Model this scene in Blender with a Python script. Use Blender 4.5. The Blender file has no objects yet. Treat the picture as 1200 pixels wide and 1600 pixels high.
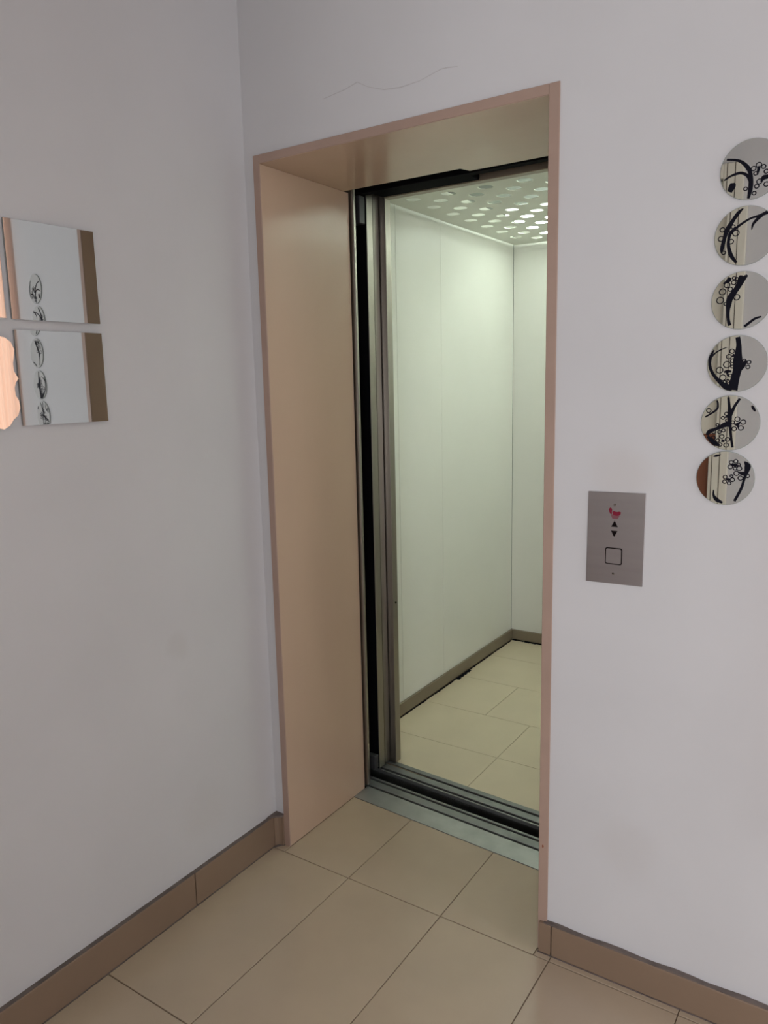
import bpy, bmesh, math, random
from mathutils import Vector, Matrix

random.seed(7)
scene = bpy.context.scene
COL = scene.collection

# ------------------------------------------------------------------ camera
cam_d = bpy.data.cameras.new('camera')
cam = bpy.data.objects.new('camera', cam_d)
COL.objects.link(cam)
cam_d.sensor_fit = 'HORIZONTAL'
cam_d.sensor_width = 36.0
cam_d.lens = 35.648
cam_d.clip_start = 0.02
YAW, PITCH, ROLL = 0.5867, -0.1668, -0.0218
fwd = Vector((-math.sin(YAW) * math.cos(PITCH), math.cos(YAW) * math.cos(PITCH), math.sin(PITCH)))
rgt = Vector((math.cos(YAW), math.sin(YAW), 0))
upv = rgt.cross(fwd)
r2 = rgt * math.cos(ROLL) + upv * math.sin(ROLL)
u2 = upv * math.cos(ROLL) - rgt * math.sin(ROLL)
cam.matrix_world = Matrix(((r2.x, u2.x, -fwd.x, 1.5291), (r2.y, u2.y, -fwd.y, -1.7115),
                           (r2.z, u2.z, -fwd.z, 1.4827), (0, 0, 0, 1)))
scene.camera = cam

# ------------------------------------------------------------------ world, lights, exposure
world = bpy.data.worlds.new('world')
scene.world = world
world.use_nodes = True
world.node_tree.nodes['Background'].inputs[0].default_value = (0.75, 0.82, 1.0, 1)
world.node_tree.nodes['Background'].inputs[1].default_value = 0.8


def area_light(name, loc, rot, sx, sy, power, col):
    d = bpy.data.lights.new(name, 'AREA')
    d.shape = 'RECTANGLE'
    d.size, d.size_y, d.energy, d.color = sx, sy, power, col
    o = bpy.data.objects.new(name, d)
    o.location, o.rotation_euler = loc, rot
    COL.objects.link(o)
    return o


# daylight entering through the window in the back wall, and behind the curtain in the front wall
area_light('window_daylight', (2.5, -4.27, 1.2), (math.radians(90), 0, 0), 1.15, 1.15, 61, (0.95, 0.965, 1.0))
area_light('curtained_window_daylight', (2.02, 0.12, 1.55), (math.radians(-90), 0, 0), 0.92, 1.4, 7.5, (1.0, 0.965, 0.95))
area_light('added_side_light', (3.17, -0.45, 1.25), (math.radians(90), 0, math.radians(90)), 0.62, 1.0, 9, (0.95, 0.97, 1.0))  # added light with no known source, lifts the left wall

scene.view_settings.view_transform = 'Standard'
scene.view_settings.look = 'None'
scene.view_settings.exposure = 0.0
scene.view_settings.gamma = 1.0
scene.view_settings.use_curve_mapping = False


# ------------------------------------------------------------------ materials
def srgb(r, g, b):
    f = lambda c: c / 12.92 if c <= 0.04045 else ((c + 0.055) / 1.055) ** 2.4
    return (f(r / 255), f(g / 255), f(b / 255), 1)


def mat(name, col, rough=0.5, metal=0.0, spec=0.5, var=0.0, scale=6.0, bump=0.0, bscale=40.0, stretch=None,
        emit=None, estr=0.0, coat=0.0):
    m = bpy.data.materials.new(name)
    m.use_nodes = True
    nt = m.node_tree
    b = nt.nodes['Principled BSDF']
    b.inputs['Base Color'].default_value = col
    b.inputs['Roughness'].default_value = rough
    b.inputs['Metallic'].default_value = metal
    b.inputs['Specular IOR Level'].default_value = spec
    b.inputs['Coat Weight'].default_value = coat
    b.inputs['Coat Roughness'].default_value = 0.08
    if emit:
        b.inputs['Emission Color'].default_value = emit
        b.inputs['Emission Strength'].default_value = estr
    tc = nt.nodes.new('ShaderNodeTexCoord')
    mp = nt.nodes.new('ShaderNodeMapping')
    if stretch:
        mp.inputs['Scale'].default_value = stretch
    nt.links.new(tc.outputs['Object'], mp.inputs[0])
    if var:
        n = nt.nodes.new('ShaderNodeTexNoise')
        n.inputs['Scale'].default_value = scale
        n.inputs['Detail'].default_value = 5
        nt.links.new(mp.outputs[0], n.inputs['Vector'])
        r = nt.nodes.new('ShaderNodeValToRGB')
        r.color_ramp.elements[0].position = 0.3
        r.color_ramp.elements[1].position = 0.7
        r.color_ramp.elements[0].color = tuple(c * (1 - var) for c in col[:3]) + (1,)
        r.color_ramp.elements[1].color = tuple(min(1, c * (1 + var)) for c in col[:3]) + (1,)
        nt.links.new(n.outputs['Fac'], r.inputs[0])
        nt.links.new(r.outputs[0], b.inputs['Base Color'])
    if bump:
        n2 = nt.nodes.new('ShaderNodeTexNoise')
        n2.inputs['Scale'].default_value = bscale
        n2.inputs['Detail'].default_value = 4
        nt.links.new(mp.outputs[0], n2.inputs['Vector'])
        bp = nt.nodes.new('ShaderNodeBump')
        bp.inputs['Strength'].default_value = bump
        bp.inputs['Distance'].default_value = 0.01
        nt.links.new(n2.outputs['Fac'], bp.inputs['Height'])
        nt.links.new(bp.outputs[0], b.inputs['Normal'])
    return m


def add_smudge(m, centre, radius, tint, amount):
    """a soft grubby mark on the paint around a point (object coordinates)"""
    nt = m.node_tree
    b = nt.nodes['Principled BSDF']
    src = b.inputs['Base Color'].links[0].from_socket
    tc = nt.nodes.new('ShaderNodeTexCoord')
    n = nt.nodes.new('ShaderNodeTexNoise')
    n.inputs['Scale'].default_value = 9
    nt.links.new(tc.outputs['Object'], n.inputs['Vector'])
    ad = nt.nodes.new('ShaderNodeVectorMath')
    ad.operation = 'MULTIPLY_ADD'
    nt.links.new(n.outputs['Color'], ad.inputs[0])
    ad.inputs[1].default_value = (0.06, 0.06, 0.06)
    nt.links.new(tc.outputs['Object'], ad.inputs[2])
    d = nt.nodes.new('ShaderNodeVectorMath')
    d.operation = 'DISTANCE'
    nt.links.new(ad.outputs[0], d.inputs[0])
    d.inputs[1].default_value = tuple(c + 0.03 for c in centre)
    mr = nt.nodes.new('ShaderNodeMapRange')
    mr.interpolation_type = 'SMOOTHSTEP'
    mr.inputs['From Min'].default_value = radius
    mr.inputs['From Max'].default_value = radius * 0.3
    mr.inputs['To Min'].default_value = 0
    mr.inputs['To Max'].default_value = amount
    nt.links.new(d.outputs['Value'], mr.inputs['Value'])
    mx = nt.nodes.new('ShaderNodeMix')
    mx.data_type = 'RGBA'
    nt.links.new(mr.outputs[0], mx.inputs['Factor'])
    nt.links.new(src, mx.inputs[6])
    mx.inputs[7].default_value = tint
    nt.links.new(mx.outputs[2], b.inputs['Base Color'])


M = {}
M['paint'] = mat('wall_paint', srgb(214, 213, 215), 0.75, var=0.025, scale=3.0, bump=0.06, bscale=14, spec=0.25)
add_smudge(M['paint'], (1.03, 0, 1.27), 0.09, srgb(188, 172, 160), 0.16)
add_smudge(M['paint'], (1.07, 0, 0.36), 0.10, srgb(190, 180, 172), 0.11)
add_smudge(M['paint'], (-0.06, -0.36, 0.78), 0.05, srgb(185, 178, 172), 0.14)
add_smudge(M['paint'], (-0.06, -0.30, 0.27), 0.12, srgb(188, 180, 172), 0.12)
M['ceiling'] = mat('ceiling_paint', srgb(205, 200, 196), 0.85, var=0.02)
M['tile'] = mat('beige_tile', srgb(187, 169, 147), 0.23, var=0.035, scale=5, bump=0.02, bscale=5, spec=0.45)
M['car_tile'] = mat('lightened_car_tile', srgb(222, 207, 180), 0.3, var=0.03, scale=5, spec=0.4)  # hall tile lightened in colour so the car floor looks brighter lit
M['sill_strip'] = mat('dark_aluminium_strip', (0.27, 0.285, 0.28, 1), 0.42, metal=0.7, var=0.12, scale=14)
M['dark_steel'] = mat('dull_dark_steel', (0.07, 0.07, 0.075, 1), 0.5, metal=0.5)
M['grout'] = mat('grout', srgb(142, 124, 104), 0.9, var=0.15, scale=30)
M['base'] = mat('baseboard_tile', srgb(140, 118, 99), 0.35, var=0.06, scale=5)
M['dirt'] = mat('grimy_sealant', srgb(112, 101, 96), 0.9, var=0.25, scale=25)
M['marble'] = mat('polished_tan_marble', srgb(202, 174, 152), 0.2, var=0.06, scale=2.5, spec=0.3, stretch=(1, 1, 0.35))
M['marble_edge'] = mat('sawn_marble_edge', srgb(174, 148, 134), 0.5, var=0.06, scale=8)
M['steel'] = mat('brushed_steel', (0.33, 0.305, 0.275, 1), 0.36, metal=1.0, var=0.05, scale=12, stretch=(1, 1, 0.05))
M['plate_steel'] = mat('brushed_plate_steel', (0.40, 0.375, 0.375, 1), 0.42, metal=1.0, var=0.05, scale=40, stretch=(0.05, 1, 1))
M['sill'] = mat('worn_aluminium_sill', (0.42, 0.435, 0.425, 1), 0.42, metal=0.7, var=0.12, scale=14)
M['dark'] = mat('dark_metal_and_shade', (0.004, 0.004, 0.005, 1), 0.8, spec=0.05)  # shade put into the colour: hidden door faces and channels near black
M['black'] = mat('black_shaft', (0.006, 0.006, 0.007, 1), 0.9, spec=0.05)
M['car'] = mat('cream_laminate', srgb(236, 235, 227), 0.32, var=0.012, scale=3, spec=0.4)
M['car_ceil'] = mat('pale_perforated_panel', srgb(226, 228, 216), 0.5)
M['chamber'] = mat('greyed_lamp_box', srgb(150, 152, 146), 0.8)  # greyed so the holes away from the lamp look dim
M['car_skirt'] = mat('taupe_metal_skirting', srgb(142, 130, 112), 0.4, metal=0.3)
M['lamp'] = mat('lamp_diffuser', (1, 1, 1, 1), 0.5, emit=(0.88, 1.0, 0.94, 1), estr=11.5)
M['lamp_added'] = mat('added_lamp_diffuser', (1, 1, 1, 1), 0.5, emit=(0.88, 1.0, 0.94, 1), estr=13.8)  # for the added, unseen second lamp
M['lamp_side'] = mat('lamp_side', (0.9, 0.9, 0.9, 1), 0.5, emit=(0.88, 1.0, 0.88, 1), estr=1.2)
M['mirror'] = mat('mirror', (0.70, 0.735, 0.73, 1), 0.015, metal=1.0)
M['clear_mirror'] = mat('clear_mirror', (0.86, 0.89, 0.88, 1), 0.01, metal=1.0)
M['mirror_edge'] = mat('glass_edge', srgb(150, 158, 152), 0.25)
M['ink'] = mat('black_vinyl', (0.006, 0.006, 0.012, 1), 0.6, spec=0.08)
M['red'] = mat('red_print', srgb(128, 36, 56), 0.7, spec=0.1)
M['red_faint'] = mat('faint_red_print', srgb(128, 84, 90), 0.7, spec=0.1)
M['black_print'] = mat('black_print', (0.006, 0.003, 0.003, 1), 0.6, spec=0.08)
M['cream_wood'] = mat('cream_paint_wood', srgb(232, 228, 214), 0.45, var=0.02)
M['brown'] = mat('brown_door_wood', srgb(140, 84, 58), 0.45, var=0.12, scale=6, stretch=(4, 4, 0.4))
M['frost'] = mat('frosted_glass', srgb(215, 222, 215), 0.35)
M['groove'] = mat('groove_shade_paint', srgb(92, 84, 74), 0.8)
M['foam'] = mat('mounting_pad', srgb(190, 190, 185), 0.9)
M['crack'] = mat('plaster_crack', srgb(198, 195, 196), 0.9)

m = bpy.data.materials.new('peach_curtain')
m.use_nodes = True
nt = m.node_tree
for n in list(nt.nodes):
    nt.nodes.remove(n)
o_ = nt.nodes.new('ShaderNodeOutputMaterial')
mx_ = nt.nodes.new('ShaderNodeMixShader')
t_ = nt.nodes.new('ShaderNodeBsdfTranslucent')
d_ = nt.nodes.new('ShaderNodeBsdfDiffuse')
t_.inputs[0].default_value = srgb(252, 218, 198)
d_.inputs[0].default_value = srgb(252, 222, 204)
mx_.inputs[0].default_value = 0.5
nt.links.new(t_.outputs[0], mx_.inputs[1])
nt.links.new(d_.outputs[0], mx_.inputs[2])
nt.links.new(mx_.outputs[0], o_.inputs[0])
M['curtain'] = m


# ------------------------------------------------------------------ helpers
def bm_box(bm, x0, x1, y0, y1, z0, z1, bev=0.0, seg=1):
    vs = [bm.verts.new(c) for c in ((x0, y0, z0), (x1, y0, z0), (x1, y1, z0), (x0, y1, z0),
                                    (x0, y0, z1), (x1, y0, z1), (x1, y1, z1), (x0, y1, z1))]
    fs = [bm.faces.new([vs[i] for i in f]) for f in ((0, 3, 2, 1), (4, 5, 6, 7), (0, 1, 5, 4), (1, 2, 6, 5), (2, 3, 7, 6), (3, 0, 4, 7))]
    if bev:
        es = list({e for f in fs for e in f.edges})
        bmesh.ops.bevel(bm, geom=es, offset=bev, segments=seg, affect='EDGES', profile=0.5)


def bm_poly(bm, pts, axis, a, b):
    """prism: polygon pts in the two other axes, extruded along axis ('x','y','z') from a to b"""
    def P(u, v, w):
        return {'x': (w, u, v), 'y': (u, w, v), 'z': (u, v, w)}[axis]
    lo = [bm.verts.new(P(u, v, a)) for u, v in pts]
    hi = [bm.verts.new(P(u, v, b)) for u, v in pts]
    n = len(pts)
    bm.faces.new(lo)
    bm.faces.new(list(reversed(hi)))
    for i in range(n):
        bm.faces.new([lo[(i + 1) % n], lo[i], hi[i], hi[(i + 1) % n]])


def link(name, bm, material, parent=None, off=(0, 0, 0), smooth=False):
    bmesh.ops.recalc_face_normals(bm, faces=bm.faces)
    me = bpy.data.meshes.new(name)
    bm.to_mesh(me)
    bm.free()
    for m_ in (material if isinstance(material, (list, tuple)) else [material]):
        me.materials.append(m_)
    if smooth:
        for p_ in me.polygons:
            p_.use_smooth = True
    ob = bpy.data.objects.new(name, me)
    COL.objects.link(ob)
    if parent:
        ob.parent = parent
    if any(off):
        for v in me.vertices:
            v.co -= Vector(off)
        if not parent:
            ob.location = off
    return ob


def box(name, b, material, parent=None, off=(0, 0, 0), bev=0.0, seg=1):
    bm = bmesh.new()
    bm_box(bm, *b, bev=bev, seg=seg)
    return link(name, bm, material, parent, off)


def boxes(name, bl, material, parent=None, off=(0, 0, 0)):
    bm = bmesh.new()
    for b in bl:
        bm_box(bm, *b)
    return link(name, bm, material, parent, off)


def prism(name, pts, axis, a, b, material, parent=None, off=(0, 0, 0)):
    bm = bmesh.new()
    bm_poly(bm, pts, axis, a, b)
    return link(name, bm, material, parent, off)


def empty(name, loc, rz=0.0):
    o = bpy.data.objects.new(name, None)
    o.empty_display_size = 0.1
    o.location = loc
    o.rotation_euler = (0, 0, rz)
    COL.objects.link(o)
    return o


def tag(o, label, cat=None, group=None, kind=None):
    o['label'] = label
    if cat:
        o['category'] = cat
    if group:
        o['group'] = group
    if kind:
        o['kind'] = kind
    return o


def struct(o, label):
    return tag(o, label, kind='structure')

# ------------------------------------------------------------------ the hall
XL = -0.06            # left wall face
W, H, D = 0.853, 2.10, 0.42
XR, YB, ZC = 3.2, -4.3, 2.75

# floor: grout bed with the tiles laid on it as pieces
floor = struct(box('floor', (XL - 0.02, XR + 0.1, YB - 0.1, 0.352, -0.12, -0.004), M['grout']), 'hall floor of long beige tiles with thin grout lines')
gx = [-0.065 + 0.32 * k for k in range(12)]
gy = [-0.035 - 0.638 * k for k in range(8)]
G = 0.0013


def tile(x0, x1, y0, y1, parent=floor, name='floor_tile'):
    if x1 - x0 < 0.01 or y1 - y0 < 0.01:
        return
    bm = bmesh.new()
    bm_box(bm, x0 + G, x1 - G, y0 + G, y1 - G, -0.004, 0.0, bev=0.0008)
    link(name, bm, M['tile'], parent)


for i in range(len(gx) - 1):
    x0, x1 = max(gx[i], XL), min(gx[i + 1], XR)
    for j in range(len(gy) - 1):
        y1, y0 = gy[j], max(gy[j + 1], YB)
        if x1 <= 0.96 and y0 < -2.2:
            continue
        tile(x0, x1, y0, y1)
    # the row that runs into the doorway, or up to the wall
    if x0 < W:
        a, b = max(x0, 0.0), min(x1, W)
        bm = bmesh.new()
        s = lambda x: 0.350 - 0.066 * x
        bm_poly(bm, [(a + G, gy[0] + G), (b - G, gy[0] + G), (b - G, s(b) - G), (a + G, s(a) - G)], 'z', -0.004, 0.0)
        link('floor_tile', bm, M['tile'], floor)
    if x1 > W + 0.01:
        tile(max(x0, W), x1, gy[0], -0.0065)
    if x0 < 0:
        tile(x0, -0.001, gy[0], -0.002)

struct(box('ceiling', (XL - 0.1, XR + 0.1, YB - 0.1, 0.4, ZC, ZC + 0.1), M['ceiling']), 'plain painted hall ceiling')

struct(box('wall_left', (XL - 0.12, XL, YB - 0.1, 0.40, -0.004, ZC), M['paint']), 'off-white plaster wall carrying the square mirrors')

# front wall: pieces around the lift opening and around the curtained window
wf = boxes('wall_front', [(XL, -0.022, 0, 0.40, -0.004, ZC), (-0.022, W + 0.024, 0, 0.40, H + 0.022, ZC),
                          (W + 0.024, 1.53, 0, 0.40, -0.004, ZC), (1.53, 2.51, 0, 0.40, -0.004, 0.82),
                          (1.53, 2.51, 0, 0.40, 2.28, ZC), (2.51, XR + 0.1, 0, 0.40, -0.004, ZC)], M['paint'])
struct(wf, 'off-white plaster wall around the lift doorway')
# hairline crack above the doorway
cr = [(0.228, 2.222), (0.301, 2.230), (0.338, 2.239), (0.371, 2.221), (0.419, 2.204), (0.466, 2.199), (0.521, 2.202), (0.582, 2.215), (0.60, 2.214), (0.625, 2.211)]
bm = bmesh.new()
top = [(x, z + 0.0007 + 0.0005 * (i % 3)) for i, (x, z) in enumerate(cr)]
bot = [(x, z - 0.0007) for x, z in cr]
for i in range(len(cr) - 1):
    bm_poly(bm, [bot[i], bot[i + 1], top[i + 1], top[i]], 'y', -0.0006, 0.0)
link('plaster_crack', bm, M['crack'], wf)

struct(boxes('wall_right', [(XR, XR + 0.1, YB - 0.1, -0.80, -0.004, ZC), (XR, XR + 0.1, -0.10, 0.0, -0.004, ZC), (XR, XR + 0.1, -0.80, -0.10, -0.004, 0.72), (XR, XR + 0.1, -0.80, -0.10, 1.78, ZC)], M['paint']), 'plain wall at the right end of the hall')
struct(boxes('wall_back', [(1.25, 1.90, YB - 0.1, YB, -0.004, ZC), (3.10, XR, YB - 0.1, YB, -0.004, ZC),
                           (1.90, 3.10, YB - 0.1, YB, -0.004, 0.60), (1.90, 3.10, YB - 0.1, YB, 1.80, ZC)], M['paint']), 'rear wall with the daylight window')
struct(boxes('wall_partition', [(XL, 0.12, -2.20, -2.10, -0.004, ZC), (0.86, 1.25, -2.20, -2.10, -0.004, ZC), (0.12, 0.86, -2.20, -2.10, 2.34, ZC),
                                (1.19, 1.25, YB - 0.1, -2.20, -0.004, ZC)], M['paint']), 'white partition wall behind the viewer')

# windows
w1 = struct(empty('window_1', (2.5, YB - 0.05, 0.60)), 'daylight window in the rear wall')
off = (2.5, YB - 0.05, 0.60)
for b in ((1.90, 1.94, YB - 0.08, YB - 0.02, 0.60, 1.80), (3.06, 3.10, YB - 0.08, YB - 0.02, 0.60, 1.80),
          (1.94, 3.06, YB - 0.08, YB - 0.02, 0.60, 0.64), (1.94, 3.06, YB - 0.08, YB - 0.02, 1.76, 1.80), (2.48, 2.52, YB - 0.08, YB - 0.02, 0.64, 1.76)):
    box('window_frame', b, M['cream_wood'], w1, off, bev=0.004)
w3 = struct(empty('added_side_window', (XR + 0.05, -0.45, 0.72)), 'added window for the extra side light on the left wall')  # invented opening that holds the added side light
off = (XR + 0.05, -0.45, 0.72)
for b in ((XR + 0.02, XR + 0.08, -0.80, -0.76, 0.72, 1.78), (XR + 0.02, XR + 0.08, -0.14, -0.10, 0.72, 1.78), (XR + 0.02, XR + 0.08, -0.76, -0.14, 0.72, 0.76),
          (XR + 0.02, XR + 0.08, -0.76, -0.14, 1.74, 1.78)):
    box('window_frame', b, M['cream_wood'], w3, off, bev=0.004)
w2 = struct(empty('window_2', (2.0, 0.2, 0.82)), 'window half covered by the peach curtain')
off = (2.0, 0.2, 0.82)
for b in ((1.53, 1.57, 0.18, 0.24, 0.82, 2.28), (2.47, 2.51, 0.18, 0.24, 0.82, 2.28), (1.57, 2.47, 0.18, 0.24, 0.82, 0.86), (1.57, 2.47, 0.18, 0.24, 2.24, 2.28)):
    box('window_frame', b, M['cream_wood'], w2, off, bev=0.004)
box('window_pane', (1.57, 2.47, 0.205, 0.211, 0.86, 2.24), M['frost'], w2, off)

# door in the partition, seen only in the round mirrors
d1 = struct(empty('door_1', (0.49, -2.12, 0)), 'brown half-glazed door in a cream architrave')
off = (0.49, -2.12, 0)
box('architrave', (0.855, 0.938, -2.10, -2.075, 0, 2.40), M['cream_wood'], d1, off, bev=0.003)
box('architrave', (0.06, 0.12, -2.10, -2.075, 0, 2.40), M['cream_wood'], d1, off, bev=0.003)
box('architrave', (0.12, 0.855, -2.10, -2.075, 2.34, 2.40), M['cream_wood'], d1, off, bev=0.003)
for gxx in (0.869, 0.902):
    box('painted_groove', (gxx, gxx + 0.003, -2.0765, -2.0735, 0, 2.40), M['groove'], d1, off)  # raised dark strips paint in the shade of two grooves
dp = box('door_leaf', (0.12, 0.855, -2.15, -2.105, 0.006, 1.22), M['brown'], d1, off, bev=0.003)
box('upper_frame', (0.12, 0.855, -2.15, -2.105, 1.22, 2.335), M['cream_wood'], d1, off, bev=0.003)
box('door_pane', (0.20, 0.78, -2.106, -2.103, 1.30, 2.25), M['frost'], d1, off)

# curtain: pleated cloth in front of the window
bm = bmesh.new()
N = 160
rows = (0.55, 1.0, 1.5, 2.0, 2.40)
grid = []
for k in range(N + 1):
    x = 1.455 + 0.43 * k / N
    y = -0.034 + 0.009 * math.sin(k * 0.47) + 0.003 * math.sin(k * 0.19 + 1)
    grid.append([bm.verts.new((x, y * (1 + 0.2 * (2.40 - z)), z)) for z in rows])
for k in range(N):
    for r in range(len(rows) - 1):
        bm.faces.new([grid[k][r], grid[k + 1][r], grid[k + 1][r + 1], grid[k][r + 1]])
cur = empty('curtain', (1.985, -0.034, 0.55))
off = (1.985, -0.034, 0.55)
cl = link('cloth', bm, M['curtain'], cur, off, smooth=True)
bm = bmesh.new()
bmesh.ops.create_cone(bm, cap_ends=True, segments=16, radius1=0.012, radius2=0.012, depth=1.1, matrix=Matrix.Translation((2.01, -0.034, 2.405)) @ Matrix.Rotation(math.radians(90), 4, 'Y'))
link('rod', bm, M['steel'], cur, off, smooth=True)
for x in (1.47, 2.5):
    box('bracket', (x - 0.01, x + 0.01, -0.06, 0.0, 2.38, 2.415), M['steel'], cur, off)
tag(cur, 'peach curtain lit from behind, seen as the warm strip in the square mirrors', 'curtain')

# baseboards: tile pieces with a grimy bead of sealant along the top
bl = struct(empty('baseboard_left', (XL, -0.5, 0)), 'brown tile baseboard along the wall with the square mirrors')
off = (XL, -0.5, 0)
jy = [-0.028, -0.368, -1.008, -1.648, -2.07]
for i in range(len(jy) - 1):
    box('baseboard_tile', (XL, -0.045, jy[i + 1] + 0.0015, jy[i] - 0.0015, 0.001, 0.102), M['base'], bl, off, bev=0.002, seg=2)
# rounded return at the corner, meeting the marble
bm = bmesh.new()
arc = [(-0.045, -0.029)] + [(-0.045 + 0.022 * (1 - math.cos(t)), -0.029 + 0.016 * math.sin(t)) for t in [math.radians(a) for a in (25, 50, 75, 90)]] + [(-0.0225, -0.013)]
bm_poly(bm, [(XL, -0.029), ] + arc + [(-0.0225, 0.0), (XL, 0.0)], 'z', 0.001, 0.100)
link('baseboard_tile', bm, M['base'], bl, off)
bm = bmesh.new()
bm_poly(bm, [(XL, -2.07), (XL + 0.0125, -2.07), (XL + 0.0125, -0.05), (XL + 0.006, -0.045), (XL, -0.045)], 'z', 0.101, 0.1035)
link('sealant', bm, M['dirt'], bl, off)
bm = bmesh.new()
bm_poly(bm, [(XL, -0.045), (-0.05, -0.04), (-0.04, -0.022), (-0.0225, -0.010), (-0.0225, 0.0), (XL, 0.0)], 'z', 0.100, 0.106)
link('sealant', bm, M['dirt'], bl, off)
bm = bmesh.new()
bm_poly(bm, [(-0.046, -2.0), (-0.0425, -2.0), (-0.0425, -0.6), (-0.043, -0.04), (-0.028, -0.016), (-0.021, -0.012), (-0.021, 0.0), (-0.046, 0.0)], 'z', 0.0002, 0.0022)
link('dirt_line', bm, M['dirt'], bl, off)

bf = struct(empty('baseboard_front', (1.2, 0, 0)), 'brown tile baseboard below the button plate')
off = (1.2, 0, 0)
jx = [0.858, 0.893, 1.533, 2.173, 2.813, 3.19]
for i in range(len(jx) - 1):
    box('baseboard_tile', (jx[i] + 0.0012, jx[i + 1] - 0.0012, -0.016, 0.0, 0.001, 0.086), M['base'], bf, off, bev=0.002, seg=2)
bm = bmesh.new()
zt = [(0.872 + 0.04 * k, 0.0885 + 0.002 * math.sin(k * 1.7)) for k in range(58)]
for k in range(57):
    bm_poly(bm, [(zt[k][0], 0.085), (zt[k + 1][0], 0.085), (zt[k + 1][0], zt[k + 1][1]), (zt[k][0], zt[k][1])], 'y', -0.0135, 0.0)
link('sealant', bm, M['dirt'], bf, off)
box('dirt_line', (0.858, 3.19, -0.0185, 0.0, 0.0002, 0.0018), M['dirt'], bf, off)

# ------------------------------------------------------------------ marble lining of the doorway
t1 = struct(empty('trim_1', (W / 2, 0.2, 0)), 'polished tan marble lining of the lift doorway')
off = (W / 2, 0.2, 0)


def slab(name, b, front_strip):
    o = box(name, b, M['marble'], t1, off, bev=0.0012)
    return o


slab('jamb_slab', (-0.022, 0.0, -0.003, D, 0.0, H), None)
slab('jamb_slab', (W, W + 0.024, -0.003, D, 0.0, H), None)
prism('head_slab', [(-0.022, -0.003), (W + 0.024, -0.003), (W + 0.024, D + 0.012), (0.436, D + 0.012), (0.424, D - 0.026), (-0.022, D - 0.026)], 'z', H, H + 0.022, M['marble'], t1, off)
# sawn front edges of the slabs
box('edge_strip', (-0.0235, -0.0003, -0.006, -0.0025, 0.0, H + 0.0235), M['marble_edge'], t1, off, bev=0.001)
box('edge_strip', (W + 0.0003, W + 0.0255, -0.006, -0.0025, 0.0, H + 0.0235), M['marble_edge'], t1, off, bev=0.001)
box('edge_strip', (0.0, W, -0.006, -0.0025, H + 0.0003, H + 0.0235), M['marble_edge'], t1, off, bev=0.001)

prism('chip', [(0.862, 0.296), (0.865, 0.294), (0.867, 0.299), (0.865, 0.304), (0.862, 0.302)], 'y', -0.0064, -0.0055, M['brown'], t1, off)

# ------------------------------------------------------------------ lift shaft (dark)
struct(boxes('wall_shaft', [(-1.1, XL - 0.12, 0.36, 0.40, -0.5, 2.9), (-1.1, 1.5, 0.40, 0.405, 2.13, 2.9),
                            (-1.14, -1.1, 0.36, 2.7, -0.5, 2.9), (1.5, 1.54, 0.40, 2.7, -0.5, 2.9), (-1.1, 1.5, 2.66, 2.7, -0.5, 2.9),
                            (-1.1, 1.5, 0.36, 2.7, 2.86, 2.9), (-1.1, 1.5, 0.36, 2.7, -0.5, -0.46), (-1.1, 1.5, 0.353, 0.36, -0.5, -0.061),
                            (-1.1, -0.0235, 0.40, 0.412, -0.4, 2.2), (W + 0.025, 1.5, 0.40, 0.412, -0.4, 2.2)], M['black']), 'dark lift shaft behind the doorway')

# ------------------------------------------------------------------ sills (set slightly askew to the wall)
SK = -0.066
ls = empty('landing_sill', (0, 0, 0), SK)
bm = bmesh.new()
bm_poly(bm, [(-0.0222, 0.3505), (0.826, 0.3505), (0.820, 0.436), (-0.0280, 0.436)], 'z', -0.06, 0.0015)
link('sill_plate', bm, M['sill'], ls)
for n_, y0, y1 in (('sill_strip', 0.4475, 0.483), ('sill_rail', 0.4935, 0.5035)):
    box(n_, (-0.30, 1.05, y0, y1, -0.05, 0.001), M['sill_strip'], ls, bev=0.001)
box('sill_channel', (-0.30, 1.05, 0.438, 0.5035, -0.06, -0.012), M['dark'], ls)
tag(ls, 'grooved metal landing sill at the foot of the lift doorway, hall side of the gap', 'sill')

# ------------------------------------------------------------------ landing door, slid open to the left
ld = empty('landing_door', (-0.2, 0.45, 0.0))
off = (-0.2, 0.45, 0)
box('door_panel', (-0.86, 0.010, 0.426, 0.440, 0.012, 2.135), M['steel'], ld, off, bev=0.002, seg=2)
box('door_panel', (-0.88, -0.035, 0.470, 0.494, 0.012, 2.135), M['dark'], ld, off, bev=0.002, seg=2)  # near-black colour stands in for the shade in the gap
box('edge_strip', (0.0095, 0.0125, 0.427, 0.439, 0.02, 2.12), M['steel'], ld, off, bev=0.001)
box('guide_shoe', (-0.06, -0.010, 0.505, 0.53, 0.03, 0.085), M['dark_steel'], ld, off, bev=0.002)
box('hanger_bracket', (-0.07, -0.012, 0.498, 0.53, 2.02, 2.11), M['dark_steel'], ld, off, bev=0.002)
tag(ld, 'brushed steel landing door slid open at the left, its edge past the marble', 'elevator door')

hd = empty('door_hanger', (0.3, 0.46, 2.14))
off = (0.3, 0.46, 2.14)
box('rail', (-0.9, 1.3, 0.50, 0.535, 2.114, 2.20), M['dark'], hd, off, bev=0.002)
box('cover_plate', (0.0, 0.375, 0.536, 0.622, 2.122, 2.19), M['dark'], hd, off, bev=0.003)
tag(hd, 'black door hanger rail above the opening, under the marble lintel', 'door rail')

# ------------------------------------------------------------------ lift car
CX0, CX1, CY0, CY1, CZ = -0.222, 1.08, 0.645, 2.235, 2.195
ROOT = (0.43, 1.45, 0)
car = empty('elevator_car', ROOT)
off = ROOT
tag(car, 'open lift car with cream walls, tiled floor and perforated lit ceiling', 'elevator')
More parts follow.
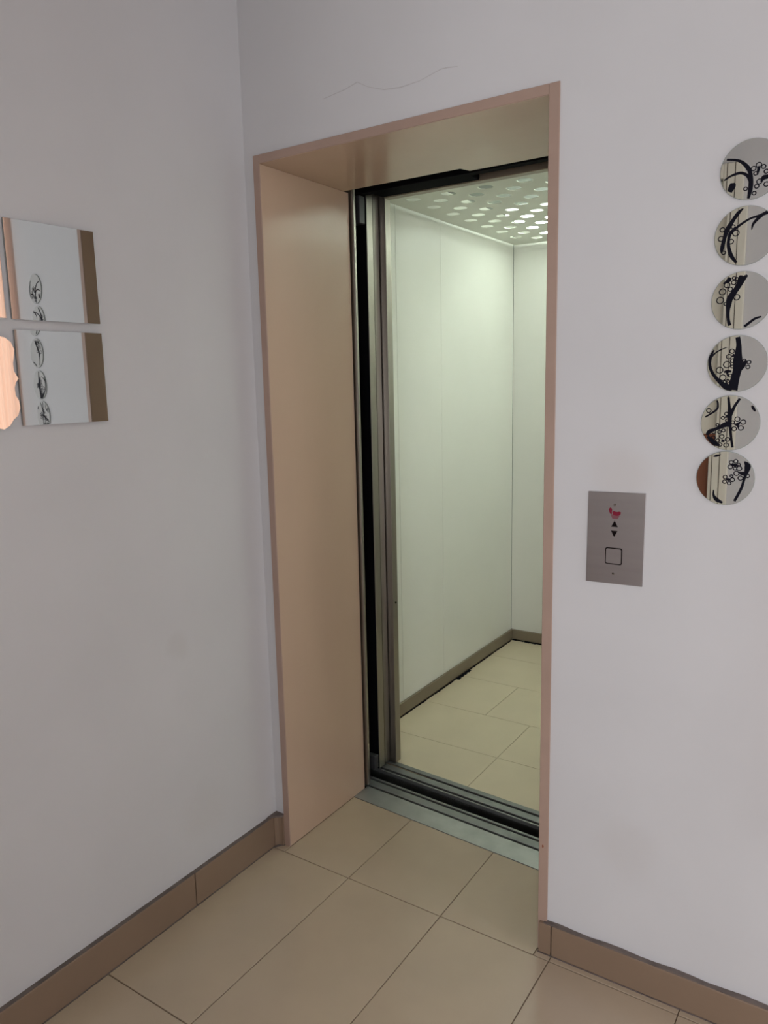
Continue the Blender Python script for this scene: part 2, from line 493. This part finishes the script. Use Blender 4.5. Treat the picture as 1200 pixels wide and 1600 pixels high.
# walls: laminate panels with fine joints
jy_ = [0.68, 1.05, 1.43, CY1]
for i in range(3):
    box('wall_panel', (CX0 - 0.015, CX0, jy_[i] + 0.0007, jy_[i + 1] - 0.0007, 0.0, 2.34), M['car'], car, off, bev=0.0007)
    box('wall_panel', (CX1, CX1 + 0.015, jy_[i] + 0.0007, jy_[i + 1] - 0.0007, 0.0, 2.34), M['car'], car, off, bev=0.0007)
jx_ = [CX0, 0.21, 0.645, CX1]
for i in range(3):
    box('wall_panel', (jx_[i] + 0.0007, jx_[i + 1] - 0.0007, CY1, CY1 + 0.015, 0.0, 2.34), M['car'], car, off, bev=0.0007)
# skirting
box('skirting', (CX0, CX0 + 0.012, 0.68, CY1, 0.004, 0.062), M['car_skirt'], car, off, bev=0.002)
box('skirting', (CX1 - 0.012, CX1, 0.68, CY1, 0.004, 0.062), M['car_skirt'], car, off, bev=0.002)
box('skirting', (CX0 + 0.012, CX1 - 0.012, CY1 - 0.012, CY1, 0.004, 0.062), M['car_skirt'], car, off, bev=0.002)
# floor
cf = box('car_floor', (CX0, CX1, CY0 - 0.03, CY1, -0.12, -0.004), M['grout'], car, off)
s2 = lambda x: 0.648 - 0.066 * x


def car_tile(pts):
    bm = bmesh.new()
    bm_poly(bm, pts, 'z', -0.004, 0.0)
    link('floor_tile', bm, M['car_tile'], cf, off)


rows_ = [(None, 0.885, (0.32,)), (0.885, 1.22, (0.32,)), (1.22, 1.585, (0.105, 0.745)), (1.585, 1.93, (0.32,)), (1.93, CY1 - 0.012, (0.105, 0.745))]
for y0, y1, js in rows_:
    xs = [CX0 + 0.013] + list(js) + [CX1 - 0.013]
    for a, b in zip(xs[:-1], xs[1:]):
        a_, b_ = a + 0.001, b - 0.001
        if y0 is None:
            car_tile([(a_, s2(a_)), (b_, s2(b_)), (b_, y1 - 0.001), (a_, y1 - 0.001)])
        else:
            car_tile([(a_, y0 + 0.001), (b_, y0 + 0.001), (b_, y1 - 0.001), (a_, y1 - 0.001)])
# dirt along the foot of the skirting, ragged as in the corner
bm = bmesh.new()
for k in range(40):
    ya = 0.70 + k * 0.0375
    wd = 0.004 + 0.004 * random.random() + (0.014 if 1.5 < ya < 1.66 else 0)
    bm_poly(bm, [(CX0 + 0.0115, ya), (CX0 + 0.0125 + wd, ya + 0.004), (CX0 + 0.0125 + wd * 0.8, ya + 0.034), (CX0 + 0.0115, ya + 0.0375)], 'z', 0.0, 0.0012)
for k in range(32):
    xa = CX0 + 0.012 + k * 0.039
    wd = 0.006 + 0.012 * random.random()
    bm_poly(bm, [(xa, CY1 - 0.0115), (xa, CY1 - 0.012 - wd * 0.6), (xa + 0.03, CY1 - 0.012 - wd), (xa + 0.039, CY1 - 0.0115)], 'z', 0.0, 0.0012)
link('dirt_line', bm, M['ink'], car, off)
# front return posts, header
box('front_post', (-0.10, 0.0, 0.637, 0.672, 0.004, 2.34), M['steel'], car, off, bev=0.002, seg=2)
box('front_post', (CX0 - 0.015, -0.10, 0.660, 0.680, 0.004, 2.34), M['car'], car, off)
box('front_post', (W, CX1 + 0.015, 0.600, 0.680, 0.004, 2.34), M['steel'], car, off, bev=0.002)
box('header', (0.0, W, 0.630, 0.665, 2.121, 2.34), M['car_skirt'], car, off, bev=0.002)
# car door stack beside the opening
cd_ = box('car_door', (-0.86, -0.025, 0.552, 0.590, 0.012, 2.16), M['dark'], car, off)  # steel door body coloured near black as if in shadow
box('edge_strip', (-0.0252, -0.022, 0.553, 0.590, 0.012, 2.16), M['steel'], cd_, off, bev=0.001)
box('car_door', (-0.88, -0.026, 0.598, 0.634, 0.012, 2.16), M['steel'], car, off, bev=0.003, seg=2)
bm = bmesh.new()
bmesh.ops.create_cone(bm, cap_ends=True, segments=12, radius1=0.004, radius2=0.0035, depth=0.003, matrix=Matrix.Translation((0.001, 0.655, 0.655)) @ Matrix.Rotation(math.radians(90), 4, 'Y'))
link('screw', bm, M['black_print'], car, off)
# car sill, askew like the landing sill
cs = empty('car_sill', (-ROOT[0], -ROOT[1], 0), SK)
cs.parent = car
for y0, y1 in ((0.5625, 0.5705), (0.582, 0.6140), (0.6255, 0.648)):
    box('sill_strip', (-0.30, 1.05, y0, y1, -0.05, 0.001), M['sill_strip'], cs, bev=0.001)
box('sill_channel', (-0.30, 1.05, 0.5625, 0.648, -0.06, -0.012), M['dark'], cs)
# perforated ceiling panel
bm = bmesh.new()
PX, PY, HR = 0.078, 0.165, 0.027
cols = [-0.098 + PX * k for k in range(15)]
x_lo, x_hi = cols[0] - PX / 2, cols[-1] + PX / 2
y_lo, y_hi = 0.70, 2.205
Z = CZ + 0.0


def quad(a, b, c, d):
    bm.faces.new([bm.verts.new((q[0], q[1], Z)) for q in (a, b, c, d)])


for k, xc in enumerate(cols):
    base = 1.489 if k % 2 == 0 else 1.4065
    ys = [base + PY * n for n in range(-6, 6) if 0.76 < base + PY * n < 2.13]
    xa, xb = xc - PX / 2, xc + PX / 2
    quad((xa, y_lo), (xb, y_lo), (xb, ys[0] - PY / 2), (xa, ys[0] - PY / 2))
    quad((xa, ys[-1] + PY / 2), (xb, ys[-1] + PY / 2), (xb, y_hi), (xa, y_hi))
    for yc in ys:
        h = PY / 2
        outer = [(xb, yc + 0.012), (xb, yc + h), (xa, yc + h), (xa, yc + 0.012), (xa, yc - 0.012), (xa, yc - h), (xb, yc - h), (xb, yc - 0.012)]
        c_ = 0.014
        inner = [(xc + HR, yc + c_), (xc + c_, yc + HR), (xc - c_, yc + HR), (xc - HR, yc + c_), (xc - HR, yc - c_), (xc - c_, yc - HR), (xc + c_, yc - HR), (xc + HR, yc - c_)]
        for i in range(8):
            j = (i + 1) % 8
            quad(outer[i], outer[j], inner[j], inner[i])
quad((CX0 + 0.022, y_lo), (x_lo, y_lo), (x_lo, y_hi), (CX0 + 0.022, y_hi))
quad((x_hi, y_lo), (CX1 - 0.022, y_lo), (CX1 - 0.022, y_hi), (x_hi, y_hi))
bmesh.ops.remove_doubles(bm, verts=bm.verts, dist=0.0002)
ceil_panel = link('ceiling_panel', bm, M['car_ceil'], car, off)
sol = ceil_panel.modifiers.new('thickness', 'SOLIDIFY')
sol.thickness = 0.0015
sol.offset = 0
box('lamp_box', (CX0 - 0.015, CX1 + 0.015, 0.66, CY1 + 0.015, 2.335, 2.35), M['chamber'], car, off)
for b_, m_ in (((0.0, 0.45, 1.64, 2.16, CZ + 0.022, CZ + 0.07), M['lamp']), ((0.60, 1.00, 0.85, 2.15, CZ + 0.04, CZ + 0.085), M['lamp_added'])):  # right-hand box is an added lamp out of view, brightening floor and walls
    lb = box('ceiling_lamp', b_, [M['lamp_side'], m_], car, off)
    for p_ in lb.data.polygons:
        if p_.normal.z < -0.9:
            p_.material_index = 1
    lb['label'] = 'glowing white lamp above the perforated panel, the right-hand one added for even light'

# ------------------------------------------------------------------ call button plate
pl = empty('call_plate', (1.025, 0, 1.017))
off = (1.025, 0, 1.017)
bm = bmesh.new()
bm_poly(bm, [(0.9598, 1.0155), (1.0900, 1.0175), (1.0912, 1.2305), (0.9612, 1.2285)], 'y', -0.0035, 0.0)
bmesh.ops.bevel(bm, geom=[e for e in bm.edges], offset=0.0006, segments=1, affect='EDGES')
link('plate', bm, M['plate_steel'], pl, off)
yf = -0.0035
prism('up_arrow', [(1.0160, 1.1500), (1.0312, 1.1500), (1.0236, 1.1645)], 'y', yf - 0.0004, yf, M['black_print'], pl, off)
prism('down_arrow', [(1.0160, 1.1410), (1.0308, 1.1410), (1.0232, 1.1265)], 'y', yf - 0.0004, yf, M['black_print'], pl, off)


def rrect(cx, cz, hw, hh, r, n=6):
    pts = []
    for qx, qz, a0 in ((1, 1, 0), (-1, 1, 90), (-1, -1, 180), (1, -1, 270)):
        for k in range(n + 1):
            a = math.radians(a0 + 90 * k / n)
            pts.append((cx + qx * (hw - r) + r * math.cos(a), cz + qz * (hh - r) + r * math.sin(a)))
    return pts


bm = bmesh.new()
o_pts, i_pts = rrect(1.0235, 1.082, 0.0196, 0.0196, 0.005), rrect(1.0235, 1.082, 0.0174, 0.0174, 0.0035)
n_ = len(o_pts)
for i in range(n_):
    j = (i + 1) % n_
    bm_poly(bm, [o_pts[i], o_pts[j], i_pts[j], i_pts[i]], 'y', yf - 0.0006, yf)
link('button_ring', bm, M['black_print'], pl, off)
prism('button', rrect(1.0235, 1.082, 0.0172, 0.0172, 0.0034), 'y', yf - 0.0014, yf, M['plate_steel'], pl, off)
for z_ in (1.2005, 1.0405):
    bm = bmesh.new()
    bmesh.ops.create_cone(bm, cap_ends=True, segments=14, radius1=0.0032, radius2=0.0026, depth=0.0012, matrix=Matrix.Translation((1.0232, yf - 0.0006, z_)) @ Matrix.Rotation(math.radians(90), 4, 'X'))
    sc_ = link('screw', bm, M['steel'], pl, off)
    box('screw_slot', (1.0212, 1.0252, yf - 0.0014, yf - 0.0011, z_ - 0.0005, z_ + 0.0005), M['black_print'], sc_, off)
# blurred red marking above the arrows
mark = [[(1.0095, 1.1905), (1.0125, 1.1940), (1.0160, 1.1925), (1.0172, 1.1890), (1.0165, 1.1850), (1.0175, 1.1800), (1.0135, 1.1795), (1.0110, 1.1840)],
        [(1.0178, 1.1855), (1.0230, 1.1862), (1.0255, 1.1850), (1.0300, 1.1852), (1.0335, 1.1862), (1.0372, 1.1850), (1.0368, 1.1805), (1.0340, 1.1775), (1.0270, 1.1760), (1.0200, 1.1775)]]
bm = bmesh.new()
for q in mark:
    bm_poly(bm, q, 'y', yf - 0.0004, yf)
link('red_marking', bm, M['red'], pl, off)
prism('faded_marking', [(1.0150, 1.1790), (1.0345, 1.1790), (1.0330, 1.1735), (1.0300, 1.1690), (1.0185, 1.1685), (1.0160, 1.1740)], 'y', yf - 0.0002, yf, M['red_faint'], pl, off)
tag(pl, 'brushed steel lift call plate with two black arrows and one square button', 'call button')

# ------------------------------------------------------------------ square mirrors on the left wall
SLOPE = lambda y: 0.0437 - 0.10 * (y + 0.695)


def stand_off(y, y_ref):
    a = lambda t: 0.0437 * t - 0.05 * (t + 0.695) ** 2
    return a(y) - a(y_ref)


def mirror_sheet(name, outline_fn, y0, y1, z0, z1, label, yaw=0.0, tilt=0.0):
    """thin, faintly bowed mirror tile standing off the wall on foam pads"""
    root = empty(name, (XL, (y0 + y1) / 2, z0))
    off = (XL, (y0 + y1) / 2, z0)
    n = 24
    th = 0.003
    bm = bmesh.new()
    F, B = [], []
    for i in range(n + 1):
        y = y0 + (y1 - y0) * i / n
        x = XL + 0.0025 + th + stand_off(y, y0) + yaw * (y - y0)
        fr, bk = [], []
        for k in range(5):
            z = z0 + (z1 - z0) * k / 4
            xx = x + tilt * (z - z0)
            fr.append(bm.verts.new((xx, y, z)))
            bk.append(bm.verts.new((xx - th, y, z)))
        F.append(fr)
        B.append(bk)
    ff = []
    for i in range(n):
        for k in range(4):
            ff.append(bm.faces.new([F[i][k], F[i + 1][k], F[i + 1][k + 1], F[i][k + 1]]))
            bm.faces.new([B[i][k], B[i][k + 1], B[i + 1][k + 1], B[i + 1][k]])
    for f in ff:
        f.smooth = True
    for i in range(n):
        for (k, s_) in ((0, 1), (4, -1)):
            f = bm.faces.new([F[i][k], F[i + 1][k], B[i + 1][k], B[i][k]])
            f.material_index = 1
    for k in range(4):
        for i in (0, n):
            f = bm.faces.new([F[i][k], F[i][k + 1], B[i][k + 1], B[i][k]])
            f.material_index = 1
    # keep the sharp rim out of the smooth normals
    bmesh.ops.split_edges(bm, edges=[e for e in bm.edges if len(e.link_faces) == 2 and {f.material_index for f in e.link_faces} == {0, 1}])
    link('mirror_glass', bm, [M['mirror'], M['mirror_edge']], root, off)
    for yy in (y0 + 0.03, y1 - 0.05):
        box('mounting_pad', (XL, XL + 0.0022 + stand_off(yy, y0) + yaw * (yy - y0), yy, yy + 0.02, z0 + 0.04, z1 - 0.04), M['foam'], root, off)
    tag(root, label, 'mirror', 'mirror tiles on the left wall')
    return root


mirror_sheet('square_mirror', None, -0.750, -0.537, 1.637, 1.845, 'upper of the two whole square mirrors on the left wall', 0.0025)
mirror_sheet('square_mirror', None, -0.749, -0.535, 1.409, 1.615, 'lower of the two whole square mirrors on the left wall', -0.0045)
mirror_sheet('square_mirror', None, -0.985, -0.7715, 1.637, 1.845, 'square mirror cut off by the left edge of the photo', 0.0)

# wavy-edged mirror
edge = [(-0.7789, 1.5965), (-0.7671, 1.5876), (-0.761, 1.5717), (-0.7643, 1.5541), (-0.7669, 1.5433), (-0.7665, 1.5271), (-0.7581, 1.5107), (-0.7648, 1.5026),
        (-0.7682, 1.4917), (-0.7678, 1.4754), (-0.7617, 1.4642), (-0.7604, 1.449), (-0.7665, 1.4327), (-0.7777, 1.4236), (-0.7862, 1.4117), (-0.7999, 1.4043)]
yc_ = -0.87
full = edge + [(-0.83, 1.412), (-0.85, 1.400), (-0.87, 1.406), (-0.89, 1.400), (-0.91, 1.412)] + [(2 * yc_ - y, z) for y, z in reversed(edge)] + \
    [(-0.93, 1.606), (-0.90, 1.598), (-0.87, 1.606), (-0.84, 1.598), (-0.81, 1.604)]
wm = empty('wavy_mirror', (XL, yc_, 1.40))
off = (XL, yc_, 1.40)
bm = bmesh.new()
bm_poly(bm, full, 'x', 0.0, 0.003)
for v in bm.verts:
    v.co.x += XL + 0.0025 + 0.062 * (v.co.y + 0.98)
for f in bm.faces:
    if len(f.verts) == 4:
        f.material_index = 1
link('mirror_glass', bm, [M['mirror'], M['mirror_edge']], wm, off)
for yy in (-0.95, -0.81):
    box('mounting_pad', (XL, XL + 0.0022 + 0.062 * (yy + 0.98), yy, yy + 0.02, 1.44, 1.56), M['foam'], wm, off)
tag(wm, 'scallop-edged mirror beside the lower square mirror, cut by the photo edge', 'mirror', 'mirror tiles on the left wall')

# ------------------------------------------------------------------ round mirrors with black branch-and-blossom print
PRINTS = [
 dict(st=[[[-45.4,24.8,3.9],[-29.8,21.6,4.4],[-17.9,15.7,5.8],[-6.9,4.1,7.8],[-1.5,-7.6,7.3],[0.3,-22.6,8.7],[0.1,-37.4,8.3],[-2.8,-53.8,4.9]],
  [[-48.4,-13.6,2.9],[-38.0,-7.8,3.9],[-26.5,-4.6,4.9],[-16.9,-4.7,5.3],[-7.0,-10.7,5.8],[-1.8,-20.3,5.8]],
  [[-37.5,-36.8,8.7],[-34.9,-31.2,11.7],[-32.7,-25.5,12.6],[-32.5,-20.6,8.7]],
  [[11.0,-12.5,2.9],[13.2,-0.2,5.8],[14.9,2.5,3.9]],
  [[18.4,-26.4,2.9],[22.6,-19.3,8.7],[29.1,-18.3,7.8],[40.1,-17.1,5.8]],
  [[35.3,34.7,2.9],[43.7,16.0,5.8],[48.6,-6.0,5.8],[48.5,-34.9,6.8]]],
  ri=[[3.8,0.4,5.3],[12.9,5.7,5.8],[21.5,1.4,4.9],[26.7,-8.2,4.9],[8.0,-9.1,4.4],[15.5,-25.0,5.8],[11.2,-33.2,4.9],[-8.6,-35.1,4.4],[7.2,-45.4,4.4],[28.0,-31.8,5.3],[37.1,-28.3,5.8]]),
 dict(st=[[[-5.6,52.2,2.0],[-13.9,44.8,6.9],[-23.0,31.9,7.4],[-32.9,14.9,9.4],[-37.1,0.1,7.4],[-41.1,-19.9,7.4],[-41.7,-29.2,2.5]],
  [[45.9,42.7,6.0],[35.9,38.2,6.9],[24.8,34.7,5.0],[9.8,31.7,4.0],[-3.3,25.4,4.5],[-16.4,16.9,5.0],[-25.8,9.0,6.9],[-29.2,-0.8,6.0],[-29.4,-16.1,6.5],[-23.5,-35.2,7.4],[-13.0,-50.1,4.5]],
  [[28.6,35.2,6.9],[19.6,27.4,6.0],[13.4,19.2,4.5],[11.5,9.5,1.4]]],
  ri=[[-41.9,16.0,5.5],[-44.0,-1.1,6.0],[-16.8,6.9,6.9],[-24.9,-8.5,5.5],[-22.4,19.7,4.5],[-37.7,-28.5,4.5]]),
 dict(st=[[[8.4,48.2,4.0],[-0.9,39.3,11.1],[-9.9,23.6,10.6],[-20.9,6.8,12.1],[-23.2,-5.6,10.6],[-24.1,-18.1,7.6],[-22.8,-33.9,6.1],[-19.6,-47.8,7.1]],
  [[-3.3,48.8,5.1],[-4.0,42.7,9.1],[-8.2,29.6,6.1]],
  [[37.9,-33.7,3.0],[26.5,-37.1,4.6],[16.2,-44.7,5.1],[7.8,-51.5,5.1]],
  [[-22.9,46.4,5.1],[-25.6,41.5,9.1],[-30.4,37.8,5.1],[-35.2,35.1,3.0]]],
  ri=[[-28.1,31.9,6.3],[-15.9,36.0,5.3],[-36.0,19.5,7.1],[-39.7,3.0,7.6],[-9.0,6.9,6.6],[-21.7,23.5,5.1],[-28.8,-4.6,4.3],[-15.9,44.8,4.0],[-9.8,42.2,4.0]]),
 dict(st=[[[-1.1,52.6,8.8],[1.7,36.6,9.8],[1.5,20.8,13.4],[1.3,5.9,17.6],[1.9,-6.9,17.6],[-0.3,-21.8,16.0],[-3.5,-37.8,17.6],[-5.7,-52.9,19.6]],
  [[3.2,-11.2,13.4],[11.7,-2.9,10.3],[17.2,5.4,4.1]],
  [[-44.8,29.1,2.6],[-50.8,14.2,6.2],[-51.6,-0.9,6.2],[-46.3,-16.3,6.2],[-37.5,-28.5,6.7],[-27.8,-38.4,8.8],[-17.2,-46.2,12.4],[-5.9,-49.6,10.3]],
  [[-20.1,33.4,1.4],[-32.0,28.5,2.5],[-41.9,22.5,2.9],[-48.8,15.2,4.1]],
  [[-5.4,18.9,6.2],[-9.1,13.7,3.1]],
  [[-23.7,-16.9,3.1],[-17.7,-14.9,6.2],[-9.6,-15.6,4.1]],
  [[-18.8,-13.8,5.2],[-15.2,-24.6,3.6]]],
  ri=[[-18.4,-1.4,7.7],[-32.1,-12.3,7.4],[-25.2,-27.6,7.0],[-10.2,25.0,5.4],[-15.7,14.5,5.7],[-8.2,6.2,5.2],[-8.1,-5.5,4.1],[-11.2,-23.7,4.1],[-15.7,-35.4,4.6],[-20.7,-36.4,4.1],[13.7,5.5,4.1],[22.2,2.0,4.6],[20.8,-7.4,4.6]]),
 dict(st=[[[-5.4,52.6,4.8],[-2.8,31.9,5.8],[-1.0,16.6,7.9],[-0.3,2.4,7.4],[1.5,-14.0,5.8],[4.7,-36.0,4.8],[7.4,-50.3,4.8]],
  [[16.4,49.7,4.8],[8.1,36.2,5.3],[2.7,23.2,6.9],[0.1,14.4,6.3]],
  [[-48.3,12.0,3.2],[-38.2,18.7,3.7],[-29.1,25.3,4.0],[-24.8,31.9,4.0],[-25.2,40.7,3.7],[-27.0,46.2,3.2]],
  [[1.1,-6.3,5.3],[-7.2,-3.1,10.6],[-18.2,-8.8,7.9],[-28.3,-13.4,6.3],[-38.6,-18.0,8.4],[-43.4,-25.9,6.3]],
  [[-42.3,-28.1,4.2],[-34.6,-35.7,9.0],[-25.9,-43.4,8.4],[-17.4,-46.5,4.2]],
  [[39.0,35.6,2.6],[42.2,30.2,5.8],[46.5,23.8,2.6]],
  [[8.0,-1.9,2.1],[14.1,-2.9,6.3],[18.9,2.6,2.6]],
  [[13.1,-1.8,5.3],[16.5,-9.4,2.6]],
  [[-14.8,-36.4,6.3],[-8.6,-37.4,5.3]],
  [[-10.0,12.2,3.2],[-2.9,13.3,5.3]]],
  ri=[[13.6,8.0,5.8],[24.9,2.1,5.8],[21.0,-9.9,5.8],[8.5,-11.7,5.3],[5.3,1.4,4.4],[-7.8,18.8,4.4],[-14.0,10.5,4.2],[-5.6,5.1,4.2],[-30.2,-18.4,5.1],[-30.6,-31.2,5.1],[-19.3,-18.8,4.4],[-11.7,-15.3,4.4],[-14.2,-28.1,5.1],[-21.5,-36.6,4.8],[-17.0,-44.8,4.8],[-5.1,-45.6,5.5],[-3.1,-33.9,5.3],[-42.1,25.3,5.3],[-23.6,-3.9,3.7]]),
 dict(st=[[[-24.6,44.9,1.6],[-18.4,46.6,4.8],[-10.3,49.3,1.6]],
  [[-20.8,-25.6,2.4],[-20.3,-36.9,4.8],[-14.1,-45.6,8.1],[-2.3,-51.7,4.3]],
  [[35.3,36.5,2.2],[41.7,27.9,11.8],[40.4,15.7,8.6],[37.1,2.3,5.4],[33.0,-16.8,5.4],[26.7,-32.9,5.6],[20.3,-46.8,5.2]],
  [[39.6,11.3,9.7],[30.5,12.0,6.5],[24.3,13.9,2.2]],
  [[9.3,28.8,2.2],[16.4,28.6,6.5],[23.6,27.2,4.3],[28.7,26.8,2.2]],
  [[0.4,-0.7,1.6],[6.7,-2.0,5.9],[10.8,-1.3,3.2]],
  [[9.3,7.6,2.2],[15.5,6.8,3.2]]],
  ri=[[10.6,33.9,4.8],[19.1,36.4,4.8],[9.0,24.4,5.4],[18.3,21.4,4.3],[26.4,21.8,5.6],[24.5,29.4,4.5],[0.3,2.7,4.8],[14.4,-2.2,5.2],[8.6,-9.8,4.5],[-0.3,-6.9,4.8],[21.4,11.5,5.9],[29.5,1.9,5.6],[42.8,7.0,4.8],[12.5,5.5,3.8]]),
]

CEN = [(1.269, 1.879), (1.264, 1.756), (1.264, 1.632), (1.262, 1.508), (1.255, 1.388), (1.251, 1.273)]
TILT = [0.003, -0.002, -0.003, 0.0, -0.002, 0.004]
LAB = ['round mirror printed with blossoms and a black oval bud, topmost of six',
       'round mirror printed with crossing thin curved twigs, second from the top',
       'round mirror with ringed blossoms along its upper left edge, third from top',
       'round mirror printed with the thickest black trunk, fourth from the top',
       'round mirror printed with a forked twig crossing a branch, fifth from top',
       'round mirror with two open blossoms beside a slanting twig, lowest of six']
RD = 0.0565


def clip(x, z):
    r = math.hypot(x, z)
    lim = RD - 0.0008
    return (x, z) if r < lim else (x * lim / r, z * lim / r)


def ribbon(bm, pts, y, th=0.0003):
    # Catmull-Rom smoothing of (x, z, width)
    P = [pts[0]] + list(pts) + [pts[-1]]
    fine = []
    for i in range(1, len(P) - 2):
        for s in range(6):
            t = s / 6
            fine.append([0.5 * ((2 * P[i][c]) + (-P[i - 1][c] + P[i + 1][c]) * t + (2 * P[i - 1][c] - 5 * P[i][c] + 4 * P[i + 1][c] - P[i + 2][c]) * t * t +
                                (-P[i - 1][c] + 3 * P[i][c] - 3 * P[i + 1][c] + P[i + 2][c]) * t ** 3) for c in range(3)])
    fine.append(list(pts[-1]))
    a, b = [], []
    for i, (x, z, w) in enumerate(fine):
        p, q = fine[max(0, i - 1)], fine[min(len(fine) - 1, i + 1)]
        dx, dz = q[0] - p[0], q[1] - p[1]
        l = math.hypot(dx, dz) or 1
        nx, nz = -dz / l, dx / l
        a.append(clip((x + nx * w / 2) / 1000, (z + nz * w / 2) / 1000))
        b.append(clip((x - nx * w / 2) / 1000, (z - nz * w / 2) / 1000))
    va = [bm.verts.new((x, y, z)) for x, z in a]
    vb = [bm.verts.new((x, y, z)) for x, z in b]
    for i in range(len(va) - 1):
        try:
            bm.faces.new([va[i], va[i + 1], vb[i + 1], vb[i]])
        except ValueError:
            pass


def ring(bm, x, z, r, y, w=2.0):
    n = 16
    x, z, r = x / 1000, z / 1000, r / 1000
    o = [bm.verts.new((*clip(x + r * math.cos(t), z + 0.95 * r * math.sin(t)), 0)) for t in [2 * math.pi * k / n for k in range(n)]]
    i_ = [bm.verts.new((*clip(x + (r - w / 1000) * math.cos(t), z + 0.95 * (r - w / 1000) * math.sin(t)), 0)) for t in [2 * math.pi * k / n for k in range(n)]]
    for v in o + i_:
        v.co = Vector((v.co.x, y, v.co.y))
    for k in range(n):
        j = (k + 1) % n
        bm.faces.new([o[k], o[j], i_[j], i_[k]])


for d in range(6):
    cx, cz = CEN[d]
    root = empty('round_mirror', (cx, -0.0015, cz), TILT[d])
    bm = bmesh.new()
    n = 64
    rim = [[bm.verts.new((r_ * math.cos(2 * math.pi * k / n), y_, r_ * math.sin(2 * math.pi * k / n))) for k in range(n)] for r_, y_ in ((RD, 0.0), (RD, -0.0025), (RD - 0.0007, -0.003))]
    bm.faces.new(rim[2])
    bm.faces.new(list(reversed(rim[0])))
    for a, b in ((0, 1), (1, 2)):
        for k in range(n):
            f = bm.faces.new([rim[a][k], rim[a][(k + 1) % n], rim[b][(k + 1) % n], rim[b][k]])
            f.material_index = 1
    link('mirror_glass', bm, [M['clear_mirror'], M['mirror_edge']], root)
    for si, s_ in enumerate(PRINTS[d]['st']):
        bm = bmesh.new()
        ribbon(bm, s_, -0.00315 - 0.00001 * si)
        link('branch_print', bm, M['ink'], root)
    bm = bmesh.new()
    for ri_, (x, z, r) in enumerate(PRINTS[d]['ri']):
        ring(bm, x, z, r, -0.0033 - 0.00001 * ri_)
    link('blossom_print', bm, M['ink'], root)
    tag(root, LAB[d], 'mirror', 'round printed mirrors in a column')
